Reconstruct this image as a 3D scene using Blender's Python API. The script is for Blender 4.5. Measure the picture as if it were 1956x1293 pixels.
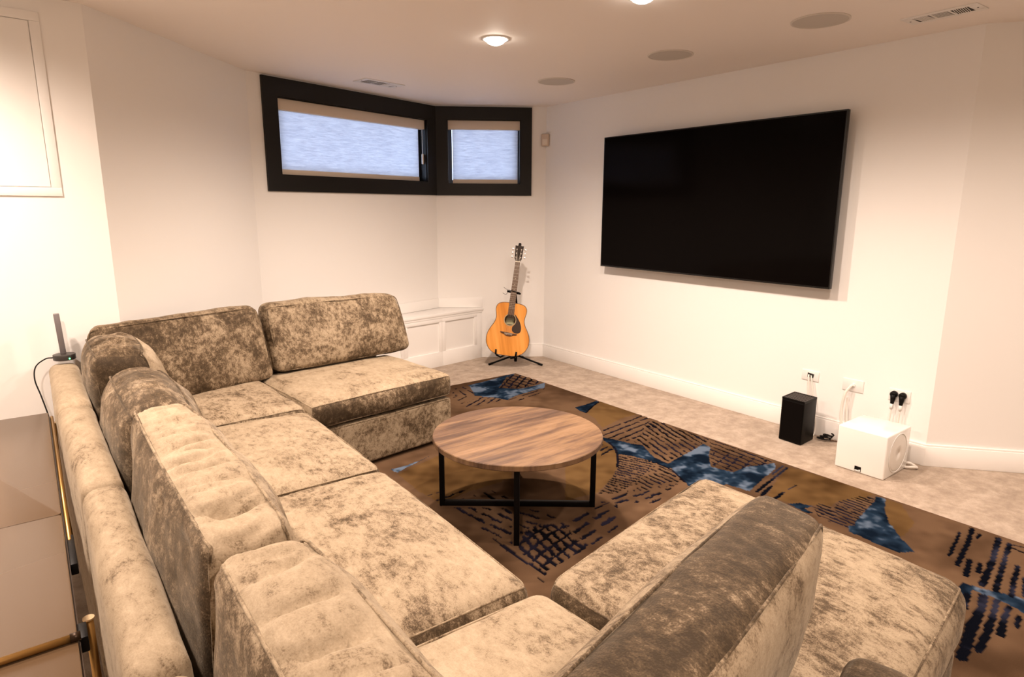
import bpy, bmesh, math, random
import numpy as np
from mathutils import Vector, Matrix, noise

for o in list(bpy.data.objects): bpy.data.objects.remove(o)
SC = bpy.context.scene
COL = SC.collection
random.seed(7)

# ------------------------------------------------------------------ camera, world, exposure
def cam_axes(yaw, pitch, roll):
    f = Vector((math.sin(yaw)*math.cos(pitch), math.cos(yaw)*math.cos(pitch), -math.sin(pitch)))
    r = Vector((math.cos(yaw), -math.sin(yaw), 0)); d = f.cross(r)
    return r*math.cos(roll)+d*math.sin(roll), -r*math.sin(roll)+d*math.cos(roll), f
cr, cd, cf = cam_axes(math.radians(37.35), math.radians(11.676), math.radians(-0.198))
cam = bpy.data.cameras.new('camera'); camo = bpy.data.objects.new('camera', cam); COL.objects.link(camo)
m = Matrix(((cr.x, -cd.x, -cf.x, 0), (cr.y, -cd.y, -cf.y, 0), (cr.z, -cd.z, -cf.z, 1.46), (0, 0, 0, 1)))
camo.matrix_world = m
cam.sensor_width = 36; cam.lens = 1205/1956*36; cam.clip_start = .02
SC.camera = camo

SC.view_settings.view_transform = 'Standard'
SC.view_settings.look = 'None'
SC.view_settings.gamma = 1
SC.view_settings.use_curve_mapping = False
SC.view_settings.exposure = 0.0

W = bpy.data.worlds.new('sky'); SC.world = W; W.use_nodes = True
bg = W.node_tree.nodes['Background']
bg.inputs[0].default_value = (0.60, 0.74, 1.0, 1); bg.inputs[1].default_value = 6.3

LAMP_COL = (1.0, 0.80, 0.665)

POWER = 172.0
# ------------------------------------------------------------------ materials
def mat(name, col, rough=.6, metal=0, emit=None, estr=0, coat=0, spec=.5, alpha=1, sheen=0):
    M = bpy.data.materials.new(name); M.use_nodes = True
    b = M.node_tree.nodes['Principled BSDF']
    b.inputs['Base Color'].default_value = (*col, 1); b.inputs['Roughness'].default_value = rough
    b.inputs['Metallic'].default_value = metal; b.inputs['Coat Weight'].default_value = coat
    b.inputs['Specular IOR Level'].default_value = spec
    b.inputs['Sheen Weight'].default_value = sheen
    if emit: b.inputs['Emission Color'].default_value = (*emit, 1); b.inputs['Emission Strength'].default_value = estr
    return M
def nd(M, typ, **kw):
    n = M.node_tree.nodes.new(typ)
    for k, v in kw.items():
        if k in n.inputs.keys(): n.inputs[k].default_value = v
        else: setattr(n, k, v)
    return n
def lk(M, a, b): M.node_tree.links.new(a, b)
def ramp(M, src, stops):
    r = nd(M, 'ShaderNodeValToRGB'); e = r.color_ramp.elements
    while len(e) < len(stops): e.new(.5)
    for i, (p, c) in enumerate(stops): e[i].position = p; e[i].color = (*c, 1)
    lk(M, src, r.inputs[0]); return r
def bump(M, src, strength, dist=.002):
    b = nd(M, 'ShaderNodeBump', Strength=strength, Distance=dist); lk(M, src, b.inputs['Height'])
    lk(M, b.outputs[0], M.node_tree.nodes['Principled BSDF'].inputs['Normal']); return b
def pos(M): return nd(M, 'ShaderNodeNewGeometry').outputs['Position']
def mul(M, src, s):
    v = nd(M, 'ShaderNodeMapping'); v.inputs['Scale'].default_value = s; lk(M, src, v.inputs[0]); return v.outputs[0]
def bsdf(M): return M.node_tree.nodes['Principled BSDF']

def paint(name, col):
    M = mat(name, col, .62, spec=.3); n = nd(M, 'ShaderNodeTexNoise', Scale=220., Detail=3.)
    lk(M, pos(M), n.inputs['Vector']); bump(M, n.outputs[0], .12, .001); return M
PAINT = paint('wall_paint', (.87, .85, .82)); CEILP = paint('ceiling_paint', (.90, .84, .79)); TRIMP = mat('trim_paint', (.89, .87, .84), .35)
FRAMEP = mat('window_frame_paint', (.0055, .004, .003), .42, spec=.3)
PLASTIC = mat('white_plastic', (.82, .80, .77), .35); BLACKP = mat('black_plastic', (.0035, .003, .0025), .45, spec=.12)
BLACKM = mat('black_powder_coat', (.0025, .002, .002), .45, spec=.14); DARKGAP = mat('dark_recess', (.02, .018, .016), .8)
SPKGRILLE = mat('speaker_grille', (.56, .52, .47), .7)
WHITEGLOSS = mat('white_lacquer', (.86, .84, .80), .18, coat=.4)
BRASS = mat('aged_brass', (.46, .27, .09), .35, .9); BRONZE = mat('dark_bronze', (.035, .018, .008), .4, .6)
CHROME = mat('chrome', (.7, .68, .64), .2, 1)
GRAYMETAL = mat('grey_metal', (.20, .18, .18), .45, .4); PUCK = mat('dark_grey_plastic', (.035, .03, .027), .4)
LED = mat('green_led', (.1, .8, .2), .4, emit=(.1, 1, .25), estr=6)
LENS = mat('lamp_lens', (1, 1, 1), .4, emit=(1, .90, .78), estr=30)
TVGLASS = mat('tv_screen', (.003, .0022, .002), .10, spec=.03); TVFRAME = mat('tv_frame', (.006, .006, .006), .3, .3)
# carpet
CARPET = mat('carpet_pile', (.6, .48, .37), .95, spec=.1, sheen=.15)
n1 = nd(CARPET, 'ShaderNodeTexNoise', Scale=9., Detail=9., Roughness=.74); lk(CARPET, pos(CARPET), n1.inputs['Vector'])
n2 = nd(CARPET, 'ShaderNodeTexNoise', Scale=420., Detail=2.); lk(CARPET, pos(CARPET), n2.inputs['Vector'])
r_ = ramp(CARPET, n1.outputs[0], [(.36, (.34, .258, .19)), (.5, (.44, .343, .26)), (.64, (.56, .455, .36))])
lk(CARPET, r_.outputs[0], bsdf(CARPET).inputs['Base Color']); bump(CARPET, n2.outputs[0], .7, .006)
# crushed velvet: the pile lies in brushed patches of pale and dark; object colour R shifts how much lies dark
VELVET = mat('crushed_velvet', (.4, .3, .2), .72, spec=.2, sheen=.22)
bsdf(VELVET).inputs['Sheen Roughness'].default_value = .35
bsdf(VELVET).inputs['Sheen Tint'].default_value = (1, .86, .68, 1)
tc = nd(VELVET, 'ShaderNodeTexCoord'); oi = nd(VELVET, 'ShaderNodeObjectInfo')
off = nd(VELVET, 'ShaderNodeVectorMath', operation='SCALE', Scale=37.); 
cmb = nd(VELVET, 'ShaderNodeCombineXYZ')
for i in range(3): lk(VELVET, oi.outputs['Random'], cmb.inputs[i])
lk(VELVET, cmb.outputs[0], off.inputs[0])
add = nd(VELVET, 'ShaderNodeVectorMath', operation='ADD'); lk(VELVET, pos(VELVET), add.inputs[0]); lk(VELVET, off.outputs[0], add.inputs[1])
na = nd(VELVET, 'ShaderNodeTexNoise', Scale=4.5, Detail=10., Roughness=.74, Distortion=.5); lk(VELVET, add.outputs[0], na.inputs['Vector'])
nb = nd(VELVET, 'ShaderNodeTexNoise', Scale=44., Detail=8., Roughness=.8, Distortion=.3); lk(VELVET, mul(VELVET, add.outputs[0], (1, .5, .8)), nb.inputs['Vector'])
nc = nd(VELVET, 'ShaderNodeTexNoise', Scale=300., Detail=2.); lk(VELVET, add.outputs[0], nc.inputs['Vector'])
def mth(M, op, a, b):
    k = nd(M, 'ShaderNodeMath', operation=op)
    for i, x in enumerate((a, b)):
        if hasattr(x, 'is_output'): lk(M, x, k.inputs[i])
        else: k.inputs[i].default_value = x
    return k.outputs[0]
sep = nd(VELVET, 'ShaderNodeSeparateColor'); lk(VELVET, oi.outputs['Color'], sep.inputs[0])
s1 = mth(VELVET, 'MULTIPLY', na.outputs[0], .50); s2 = mth(VELVET, 'MULTIPLY', nb.outputs[0], .50); s3 = mth(VELVET, 'MULTIPLY', nc.outputs[0], .16)
tot = mth(VELVET, 'ADD', mth(VELVET, 'ADD', s1, s2), s3)
nap_shade_attr = nd(VELVET, 'ShaderNodeAttribute', attribute_name='nap')
tot = mth(VELVET, 'ADD', mth(VELVET, 'ADD', tot, nap_shade_attr.outputs['Fac']), mth(VELVET, 'SUBTRACT', sep.outputs[0], .558))
vr = ramp(VELVET, tot, [(.37, (.036, .023, .011)), (.45, (.085, .057, .031)), (.495, (.19, .138, .086)), (.545, (.31, .24, .158)), (.68, (.42, .335, .232))])
lk(VELVET, vr.outputs[0], bsdf(VELVET).inputs['Base Color'])
bump(VELVET, mth(VELVET, 'ADD', nb.outputs[0], mth(VELVET, 'MULTIPLY', nc.outputs[0], .5)), .45, .004)
PIPE = VELVET
# table wood
WOOD = mat('rustic_oak', (.3, .2, .1), .45, spec=.4)
wp = nd(WOOD, 'ShaderNodeMapping'); wp.inputs['Rotation'].default_value = (0, 0, 0.0); lk(WOOD, pos(WOOD), wp.inputs[0])
wa = nd(WOOD, 'ShaderNodeTexNoise', Scale=1., Detail=6., Roughness=.6, Distortion=.8); lk(WOOD, mul(WOOD, wp.outputs[0], (1.3, 9, 1)), wa.inputs['Vector'])
wb = nd(WOOD, 'ShaderNodeTexNoise', Scale=1., Detail=5., Roughness=.7); lk(WOOD, mul(WOOD, wp.outputs[0], (7, 110, 1)), wb.inputs['Vector'])
wt = mth(WOOD, 'ADD', mth(WOOD, 'MULTIPLY', wa.outputs[0], .78), mth(WOOD, 'MULTIPLY', wb.outputs[0], .22))
wr = ramp(WOOD, wt, [(.38, (.062, .033, .020)), (.47, (.125, .070, .041)), (.53, (.20, .117, .060)), (.62, (.265, .16, .088))])
lk(WOOD, wr.outputs[0], bsdf(WOOD).inputs['Base Color']); bump(WOOD, wb.outputs[0], .15, .001)
# guitar woods
SPRUCE = mat('spruce_top', (.62, .27, .055), .12, coat=1.0)
gp = nd(SPRUCE, 'ShaderNodeTexCoord'); ga = nd(SPRUCE, 'ShaderNodeTexNoise', Scale=1., Detail=4.); lk(SPRUCE, mul(SPRUCE, gp.outputs['Object'], (22, 1.2, 1)), ga.inputs['Vector'])
gr = ramp(SPRUCE, ga.outputs[0], [(.35, (.60, .22, .035)), (.5, (.76, .31, .06)), (.65, (.85, .38, .09))]); lk(SPRUCE, gr.outputs[0], bsdf(SPRUCE).inputs['Base Color'])
ROSEWOOD = mat('rosewood', (.10, .045, .02), .4); GSIDE = mat('mahogany_side', (.12, .045, .018), .2, coat=.6)
PICKG = mat('dark_pickguard', (.05, .032, .025), .25); IVORY = mat('ivory_plastic', (.75, .68, .55), .4); GLABEL = mat('paper_label', (.50, .47, .26), .7)
STEEL = mat('string_steel', (.55, .5, .42), .35, 1)
# console glass
GLASSTOP = mat('smoked_glass_top', (.105, .064, .034), .26, spec=.4)
# blinds: woven fabric letting daylight through
BLIND = bpy.data.materials.new('roller_blind_fabric'); BLIND.use_nodes = True
nt = BLIND.node_tree; nt.nodes.remove(nt.nodes['Principled BSDF']); out = nt.nodes['Material Output']
df = nd(BLIND, 'ShaderNodeBsdfDiffuse'); tr = nd(BLIND, 'ShaderNodeBsdfTranslucent'); mx = nd(BLIND, 'ShaderNodeMixShader'); mx.inputs[0].default_value = .72
bn = nd(BLIND, 'ShaderNodeTexNoise', Scale=1., Detail=5., Roughness=.7, Distortion=.5); lk(BLIND, mul(BLIND, pos(BLIND), (9, 9, 75)), bn.inputs['Vector'])
brp = ramp(BLIND, bn.outputs[0], [(.3, (.60, .62, .68)), (.7, (.86, .87, .90))])
lk(BLIND, brp.outputs[0], tr.inputs[0]); df.inputs[0].default_value = (.75, .71, .66, 1)
lk(BLIND, df.outputs[0], mx.inputs[1]); lk(BLIND, tr.outputs[0], mx.inputs[2]); lk(BLIND, mx.outputs[0], out.inputs[0])
CASSETTE = mat('blind_cassette', (.68, .58, .47), .5)
GLASS = bpy.data.materials.new('window_glass'); GLASS.use_nodes = True
nt = GLASS.node_tree; nt.nodes.remove(nt.nodes['Principled BSDF']); out = nt.nodes['Material Output']
tp = nd(GLASS, 'ShaderNodeBsdfTransparent'); gl = nd(GLASS, 'ShaderNodeBsdfGlossy'); gl.inputs['Roughness'].default_value = .02; mx = nd(GLASS, 'ShaderNodeMixShader')
fr = nd(GLASS, 'ShaderNodeFresnel'); lk(GLASS, fr.outputs[0], mx.inputs[0]); lk(GLASS, tp.outputs[0], mx.inputs[1]); lk(GLASS, gl.outputs[0], mx.inputs[2]); lk(GLASS, mx.outputs[0], out.inputs[0])

# ------------------------------------------------------------------ mesh helpers
class MB:
    def __init__(s): s.v = []; s.f = []
    def add(s, vs, fs):
        k = len(s.v); s.v += [tuple(p) for p in vs]; s.f += [tuple(i+k for i in f) for f in fs]; return s
    def hexa(s, b, t):
        return s.add(list(b)+list(t), [(0, 3, 2, 1), (4, 5, 6, 7), (0, 1, 5, 4), (1, 2, 6, 5), (2, 3, 7, 6), (3, 0, 4, 7)])
    def box(s, x0, x1, y0, y1, z0, z1, M=None):
        b = [Vector(p) for p in ((x0, y0, z0), (x1, y0, z0), (x1, y1, z0), (x0, y1, z0))]; t = [Vector((p.x, p.y, z1)) for p in b]
        if M: b = [M @ p for p in b]; t = [M @ p for p in t]
        return s.hexa(b, t)
    def prism(s, pts, h, M=None):      # outline in local xy, extruded along local z from h[0] to h[1]
        n = len(pts); vs = [Vector((a, b, z)) for z in h for a, b in pts]
        if M: vs = [M @ p for p in vs]
        return s.add(vs, [tuple(range(n-1, -1, -1)), tuple(range(n, 2*n))]+[(i, (i+1) % n, n+(i+1) % n, n+i) for i in range(n)])
    def cyl(s, c, r, h, n=24, M=None, r2=None):
        r2 = r if r2 is None else r2
        vs = [Vector((c[0]+q*math.cos(2*math.pi*i/n), c[1]+q*math.sin(2*math.pi*i/n), c[2]+z)) for q, z in ((r, 0), (r2, h)) for i in range(n)]
        if M: vs = [M @ p for p in vs]
        return s.add(vs, [tuple(range(n-1, -1, -1)), tuple(range(n, 2*n))]+[(i, (i+1) % n, n+(i+1) % n, n+i) for i in range(n)])
    def lathe(s, prof, n=32, M=None):  # profile (r, z), closed into a ring
        k = len(prof); vs = [Vector((r*math.cos(2*math.pi*i/n), r*math.sin(2*math.pi*i/n), z)) for i in range(n) for r, z in prof]
        if M: vs = [M @ p for p in vs]
        return s.add(vs, [(i*k+j, ((i+1) % n)*k+j, ((i+1) % n)*k+(j+1) % k, i*k+(j+1) % k) for i in range(n) for j in range(k)])
    def tube(s, pts, r, n=8, closed=False, rad=None):
        pts = [Vector(p) for p in pts]; N = len(pts); rings = []; up = None
        for i, p in enumerate(pts):
            a = pts[(i-1) % N] if (closed or i > 0) else p; b = pts[(i+1) % N] if (closed or i < N-1) else p
            d = (b-a).normalized()
            if up is None: up = d.orthogonal().normalized()
            up = (up-d*up.dot(d)).normalized(); q = d.cross(up); rr = rad[i] if rad else r
            rings.append([p+(up*math.cos(2*math.pi*j/n)+q*math.sin(2*math.pi*j/n))*rr for j in range(n)])
        vs = [x for g in rings for x in g]; fs = []
        for i in range(N if closed else N-1):
            k = (i+1) % N; fs += [(i*n+j, i*n+(j+1) % n, k*n+(j+1) % n, k*n+j) for j in range(n)]
        if not closed: fs += [tuple(range(n-1, -1, -1)), tuple((N-1)*n+j for j in range(n))]
        return s.add(vs, fs)
    def build(s, name, material, parent=None, smooth=False, bevel=0, seg=2, label=None):
        me = bpy.data.meshes.new(name); root = None; o = Vector((0, 0, 0))
        p = parent
        while p is not None: o += p.location; p = p.parent
        me.from_pydata([Vector(v)-o for v in s.v], [], s.f)
        bm = bmesh.new(); bm.from_mesh(me); bmesh.ops.recalc_face_normals(bm, faces=bm.faces)
        if bevel:
            ed = [e for e in bm.edges if len(e.link_faces) == 2 and e.calc_face_angle() > .6]
            bmesh.ops.bevel(bm, geom=ed, offset=bevel, segments=seg, profile=.5, affect='EDGES', clamp_overlap=True)
        bm.to_mesh(me); bm.free(); me.update()
        if smooth or bevel:
            me.shade_smooth()
            if not smooth or smooth == 'auto':
                try: me.set_sharp_from_angle(angle=math.radians(35))
                except Exception: pass
        ob = bpy.data.objects.new(name, me); COL.objects.link(ob); me.materials.append(material)
        if parent is not None: ob.parent = parent
        if label: ob['label'] = label
        return ob
def thing(name, label, cat, loc=(0, 0, 0), group=None):
    o = bpy.data.objects.new(name, None); COL.objects.link(o); o.location = loc; o.empty_display_size = .1
    o['label'] = label; o['category'] = cat
    if group: o['group'] = group
    return o
def tag(o, label, cat, group=None):
    o['label'] = label; o['category'] = cat
    if group: o['group'] = group
    return o
def struct(o): o['kind'] = 'structure'; return o
def spline(pts, n=8):   # Catmull-Rom through points
    P = [Vector(p) for p in pts]; P = [P[0]*2-P[1]]+P+[P[-1]*2-P[-2]]; r = []
    for i in range(1, len(P)-2):
        for k in range(n):
            t = k/n; a, b, c, d = P[i-1:i+3]
            r.append(.5*((2*b)+(c-a)*t+(2*a-5*b+4*c-d)*t*t+(3*b-a-3*c+d)*t**3))
    return r+[P[-2]]

# ------------------------------------------------------------------ room shell
ZC = 2.386
A_ = Vector((4.008, 4.731)); B_ = Vector((3.134, 5.294)); C_ = Vector((1.342, 4.81)); D_ = Vector((.335, 3.76)); N_ = Vector((-2.6, 3.52))
E_ = Vector((4.008, 1.292)); G_ = Vector((6.0, -1.0)); S1 = Vector((-2.6, -2.6)); S2 = Vector((6.0, -2.6))
TH = .16
def seg_frame(P, Q):      # room interior lies on the right-hand side of P->Q seen from above is handled by sign
    d = (Q-P).normalized(); n = Vector((d.y, -d.x)); return d, n
CEN = Vector((2.0, 2.0))
def wall_pts(P, Q, u0, u1, z0, z1, t0, t1):
    d, n = seg_frame(P, Q)
    if (CEN-P).dot(n) > 0: n = -n            # n points out of the room
    def pt(u, t, z): a = P+d*u+n*t; return (a.x, a.y, z)
    return [pt(u0, t0, z0), pt(u1, t0, z0), pt(u1, t1, z0), pt(u0, t1, z0)], [pt(u0, t0, z1), pt(u1, t0, z1), pt(u1, t1, z1), pt(u0, t1, z1)]
def wall(name, P, Q, hole=None, ext=.0):
    L = (Q-P).length; mb = MB()
    if not hole: mb.hexa(*wall_pts(P, Q, -ext, L+ext, 0, ZC+.02, 0, TH))
    else:
        a, b, z0, z1 = hole
        mb.hexa(*wall_pts(P, Q, 0, a, 0, ZC+.02, 0, TH)); mb.hexa(*wall_pts(P, Q, b, L, 0, ZC+.02, 0, TH))
        mb.hexa(*wall_pts(P, Q, a, b, 0, z0, 0, TH)); mb.hexa(*wall_pts(P, Q, a, b, z1, ZC+.02, 0, TH))
    return struct(mb.build(name, PAINT))
struct(MB().box(-3.0, 6.4, -3.0, 6.0, -.1, 0).build('floor', CARPET))
struct(MB().box(-3.0, 6.4, -3.0, 6.0, ZC, ZC+.1).build('ceiling', CEILP))
# window geometry along walls C->B and B->A
LBC = (B_-C_).length; LBA = (A_-B_).length
FT, FB = ZC-.012, 1.576                      # outer frame top and bottom
FW1, FW2 = .118, .113                        # trim widths
w1a = LBC*(1-.941); w2b = LBA*.867
h1 = (w1a+FW1, LBC-FW1, FB+FW1, FT-FW1-.012); h2 = (FW2, w2b-FW2*.93, FB+.105, FT-FW2)
wall('wall_television', A_, E_, ext=0); wall('wall_right', E_, G_); wall('wall_bay_right', B_, A_, h2); wall('wall_bay_left', C_, B_, h1)
wall('wall_left', D_, C_); wall('wall_near_left', N_, D_); wall('wall_far_left', S1, N_); wall('wall_back', S1, S2); wall('wall_far_right', G_, S2)

def run(P, Q, u0, u1, z0, z1, proud, name, material, bev=.004):
    b, t = wall_pts(P, Q, u0, u1, z0, z1, -proud, .0); return MB().hexa(b, t).build(name, material, bevel=bev)
BBH = .131
def baseboard(name, P, Q, u0=0, u1=None):
    u1 = (Q-P).length if u1 is None else u1
    mb = MB(); mb.hexa(*wall_pts(P, Q, u0, u1, 0, BBH-.012, -.016, 0)); mb.hexa(*wall_pts(P, Q, u0, u1, BBH-.012, BBH, -.011, 0))
    return struct(mb.build(name, TRIMP, bevel=.003))
baseboard('baseboard_television', A_, E_, 0, (E_-A_).length+.006); baseboard('baseboard_right', E_, G_, -.006); baseboard('baseboard_near_left', N_, D_)
BENCH_U = (Vector((3.513, 5.05))-B_).length
baseboard('baseboard_bay_right', B_, A_, BENCH_U+.01); baseboard('baseboard_left', D_, C_)

def window(idx, P, Q, ua, ub, hole, lab):
    fr = MB()
    a, b, z0, z1 = hole
    for r in ((ua, ub, z1, FT), (ua, ub, FB, z0), (ua, a, z0, z1), (b, ub, z0, z1)):
        fr.hexa(*wall_pts(P, Q, r[0], r[1], r[2], r[3], -.018, 0))
    f = struct(fr.build('window_%d' % idx, FRAMEP)); f['label'] = lab
    jm = MB()                                     # dark jamb lining the opening
    for r in ((a, b, z1-.006, z1+.0), (a, b, z0, z0+.006), (a, a+.006, z0, z1), (b-.006, b, z0, z1)): jm.hexa(*wall_pts(P, Q, *r, 0, TH))
    jm.build('jamb', FRAMEP, f)
    sm = MB()
    for r in ((a+.006, b-.006, z1-.04, z1-.006), (a+.006, b-.006, z0+.006, z0+.04), (a+.006, a+.04, z0+.04, z1-.04), (b-.04, b-.006, z0+.04, z1-.04)): sm.hexa(*wall_pts(P, Q, *r, .10, .14))
    sm.build('sash', mat('sash_%d' % idx, (.04, .06, .09), .4), f)
    MB().hexa(*wall_pts(P, Q, a+.04, b-.04, z0+.04, z1-.04, .118, .122)).build('glass_pane', GLASS, f)
    return f
window(1, C_, B_, w1a, LBC-.002, h1, 'wide window in a dark brown frame under the ceiling, left of the bay corner')
window(2, B_, A_, .002, w2b, h2, 'small square window in a dark brown frame, right of the bay corner')
def blind(P, Q, hole, ga, gb, lab, chain):
    a, b, z0, z1 = hole; d, n = seg_frame(P, Q); c = P+d*(a+b)/2
    t = thing('roller_blind', lab, 'blind', (c.x, c.y, z0+.01), 'roller blinds in the bay windows')
    MB().hexa(*wall_pts(P, Q, a+.004, b-.004-(.0), z1-.085, z1-.004, .012, .07)).build('cassette', CASSETTE, t, bevel=.004)
    MB().hexa(*wall_pts(P, Q, a+ga, b-gb, z0+.035, z1-.08, .046, .048)).build('fabric', BLIND, t)
    MB().hexa(*wall_pts(P, Q, a+ga, b-gb, z0+.006, z0+.045, .040, .056)).build('bottom_bar', CASSETTE, t, bevel=.003)
    if chain:
        k = MB(); k.hexa(*wall_pts(P, Q, b-.02, b-.017, z0+.20, z1-.08, .03, .033)); k.build('cord', PLASTIC, t)
        MB().hexa(*wall_pts(P, Q, b-.028, b-.010, z0+.16, z0+.25, .022, .036)).build('cord_weight', PLASTIC, t, bevel=.003)
    return t
blind(C_, B_, h1, .004, .055, 'wide pale roller blind pulled down in the left bay window', True)
blind(B_, A_, h2, .045, .022, 'narrow pale roller blind pulled down in the right bay window', False)

# built-in bench below the windows
def benchfront(x): return 5.05+.14*(x-3.5)
bench = thing('bench', 'white built-in window bench with framed panels, behind the sofa', 'bench', (2.8, 4.98, 0))
bx0, bx1 = 1.72, 3.512
def onBC(x): return C_.y+(x-C_.x)*(B_.y-C_.y)/(B_.x-C_.x)
def onBA(x): return B_.y+(x-B_.x)*(A_.y-B_.y)/(A_.x-B_.x)
def foot(inset, z0, z1, e=.0, g=.006):
    pts = [(bx0, benchfront(bx0)+inset), (bx1-e, benchfront(bx1-e)+inset), (B_.x, B_.y-g*1.4), (bx0, max(onBC(bx0)-g, benchfront(bx0)+inset+.02))]
    pts[1] = (pts[1][0]-g, pts[1][1])
    return MB().prism(pts, (z0, z1))
foot(.03, 0, .462).build('carcass', TRIMP, bench)
foot(0, .475, .505, 0).build('seat_top', TRIMP, bench, bevel=.005)
dv = Vector((1, .14)).normalized()
def bf(x0, x1, z0, z1, i0, i1):
    q = [(x0, benchfront(x0)+i0), (x1, benchfront(x1)+i0), (x1, benchfront(x1)+i1), (x0, benchfront(x0)+i1)]
    return [(x, y, z0) for x, y in q], [(x, y, z1) for x, y in q]
MB().hexa(*bf(bx0, 3.485, .455, .476, .006, .03)).build('cove_strip', TRIMP, bench, bevel=.004)
px = [1.72, 2.13, 2.56, 2.99, 3.42]
for i in range(4):
    a, b = px[i], px[i+1]; fm = MB(); w = .036
    hi, lo = (.42, .14)
    if i % 2 == 0: pass
    for r in ((a, b, hi, .455), (a, b, .0, lo), (a, a+w, lo, hi), (b-w, b, lo, hi)): fm.hexa(*bf(*r, .008, .03))
    p = fm.build('panel_frame', TRIMP, bench, bevel=.002)
    MB().hexa(*bf(a+w, b-w, lo, hi, .022, .032)).build('panel', TRIMP, p)
MB().hexa(*bf(3.42, 3.485, 0, .455, .012, .03)).build('filler_strip', TRIMP, bench, bevel=.002)
um = MB(); um.hexa(*wall_pts(B_, A_, .0, BENCH_U-.02, .506, .60, -.018, -.003)); um.hexa(*wall_pts(C_, B_, .43, LBC-.004, .506, .60, -.016, -.003))
um.build('upstand', TRIMP, bench, bevel=.003)

# access panel on the near left wall
Ln = (D_-N_).length
def nl(x): return Ln-(D_-Vector((x, N_.y+(D_.y-N_.y)*(x-N_.x)/(D_.x-N_.x)))).length
ap = thing('access_panel', 'large white access panel set high in the near left wall', 'panel', (-.2, 3.70, 1.5))
fm = MB(); a, b = nl(-.60), nl(.165)
for r in ((a, b, 1.508, 1.548), (a, b, 2.275, 2.315), (a, a+.04, 1.548, 2.275), (b-.04, b, 1.548, 2.275)): fm.hexa(*wall_pts(N_, D_, *r, -.008, 0))
fm.build('frame', PAINT, ap, bevel=.002)
MB().hexa(*wall_pts(N_, D_, a+.043, b-.043, 1.551, 2.272, -.006, 0)).build('door', PAINT, ap)

# ------------------------------------------------------------------ ceiling fittings
def downlight(x, y, lab, k=1.0):
    t = thing('downlight', lab, 'light', (x, y, ZC), 'recessed ceiling downlights')
    MB().lathe([(.060, 0), (.080, 0), (.080, -.004), (.063, -.007)], 40, Matrix.Translation((x, y, ZC))).build('trim_ring', PLASTIC, t, True)
    MB().lathe([(.0005, -.036), (.022, -.033), (.042, -.024), (.055, -.011), (.060, 0), (.0005, 0)], 32, Matrix.Translation((x, y, ZC))).build('lens', LENS, t, True)
    l = bpy.data.lights.new('lamp', 'SPOT'); l.energy = POWER*k; l.color = LAMP_COL; l.spot_size = math.radians(164); l.spot_blend = .75; l.shadow_soft_size = .05
    o = bpy.data.objects.new('lamp', l); COL.objects.link(o); o.parent = t; o.location = (0, 0, -.05)
downlight(2.22, 3.07, 'glowing recessed downlight in mid ceiling, left of the round speakers', 1.4)
downlight(2.30, 2.07, 'glowing recessed downlight cut by the top edge of the picture', .8)
downlight(2.38, 1.00, 'recessed downlight in the ceiling above the front of the near sofa seat', .75)
downlight(-.45, 2.95, 'recessed downlight in the ceiling near the left wall by the access panel', .9)
downlight(-.35, 1.70, 'recessed downlight in the ceiling above the glass console table')
downlight(.45, -.60, 'recessed downlight in the ceiling behind the photographer')
downlight(3.7, -.35, 'unseen ceiling downlight placed at the near right to brighten the right wall', .6)  # out of view, set off the row to brighten the right wall
for (x, y, lab) in ((3.285, 3.77, 'round grey ceiling speaker nearest the bay windows'), (3.29, 2.715, 'round grey ceiling speaker in the middle of the three'), (3.298, 1.784, 'round grey ceiling speaker beside the right-hand air vent')):
    t = thing('ceiling_speaker', lab, 'speaker', (x, y, ZC), 'round speakers in the ceiling')
    MB().lathe([(.128, 0), (.138, 0), (.138, -.004), (.128, -.005)], 56, Matrix.Translation((x, y, ZC))).build('rim', mat('speaker_rim', (.70, .65, .59), .6), t, True)
    MB().cyl((x, y, ZC-.003), .128, .0025, 56).build('grille', SPKGRILLE, t)
def vent(cx, cy, ang, L, Wd, lab, dirs, fill):
    t = thing('air_vent', lab, 'vent', (cx, cy, ZC)); Mx = Matrix.Translation((cx, cy, ZC)) @ Matrix.Rotation(ang, 4, 'Z')
    h = L/2; k = Wd/2; ix, iy = h-.045, k-.028
    pl = MB()
    for r in ((-h, h, iy, k), (-h, h, -k, -iy), (-h, -ix, -iy, iy), (ix, h, -iy, iy)): pl.box(r[0], r[1], r[2], r[3], -.005, 0, Mx)
    th = 2*ix/3
    for q in (-ix+th, ix-th): pl.box(q-.006, q+.006, -iy, iy, -.005, 0, Mx)
    pl.build('frame', PLASTIC, t, bevel=.0015)
    MB().box(-ix, ix, -iy, iy, -.0042, 0, Mx).build('duct_shade', DARKGAP, t)  # shade inside the vent put in as a dark plate behind the louvres
    for bank in range(3):
        x0 = -ix+th*bank+.008; x1 = x0+th-.016
        fl = fill[bank]
        if dirs[bank] == 'x':
            for j in range(6):
                y = -iy+(j+.5)*2*iy/6; w = iy/6*fl; MB().box(x0, x1, y-w, y+w, -.0054, -.0042, Mx).build('louvre', PLASTIC, t)
        else:
            for j in range(7):
                x = x0+(j+.5)*(x1-x0)/7; w = (x1-x0)/14*fl; sk = .006 if dirs[bank] == 'l' else -.006
                c = [Vector(p) for p in ((x-w-sk, -iy, -.0054), (x+w-sk, -iy, -.0054), (x+w+sk, iy, -.0054), (x-w+sk, iy, -.0054))]
                MB().hexa([Mx @ p for p in c], [Mx @ (p+Vector((0, 0, .0012))) for p in c]).build('louvre', PLASTIC, t)
    for q in (-1, 1): MB().cyl((q*(h-.02), 0, -.0065), .004, .002, 10, Mx).build('screw', GRAYMETAL, t)
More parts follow.
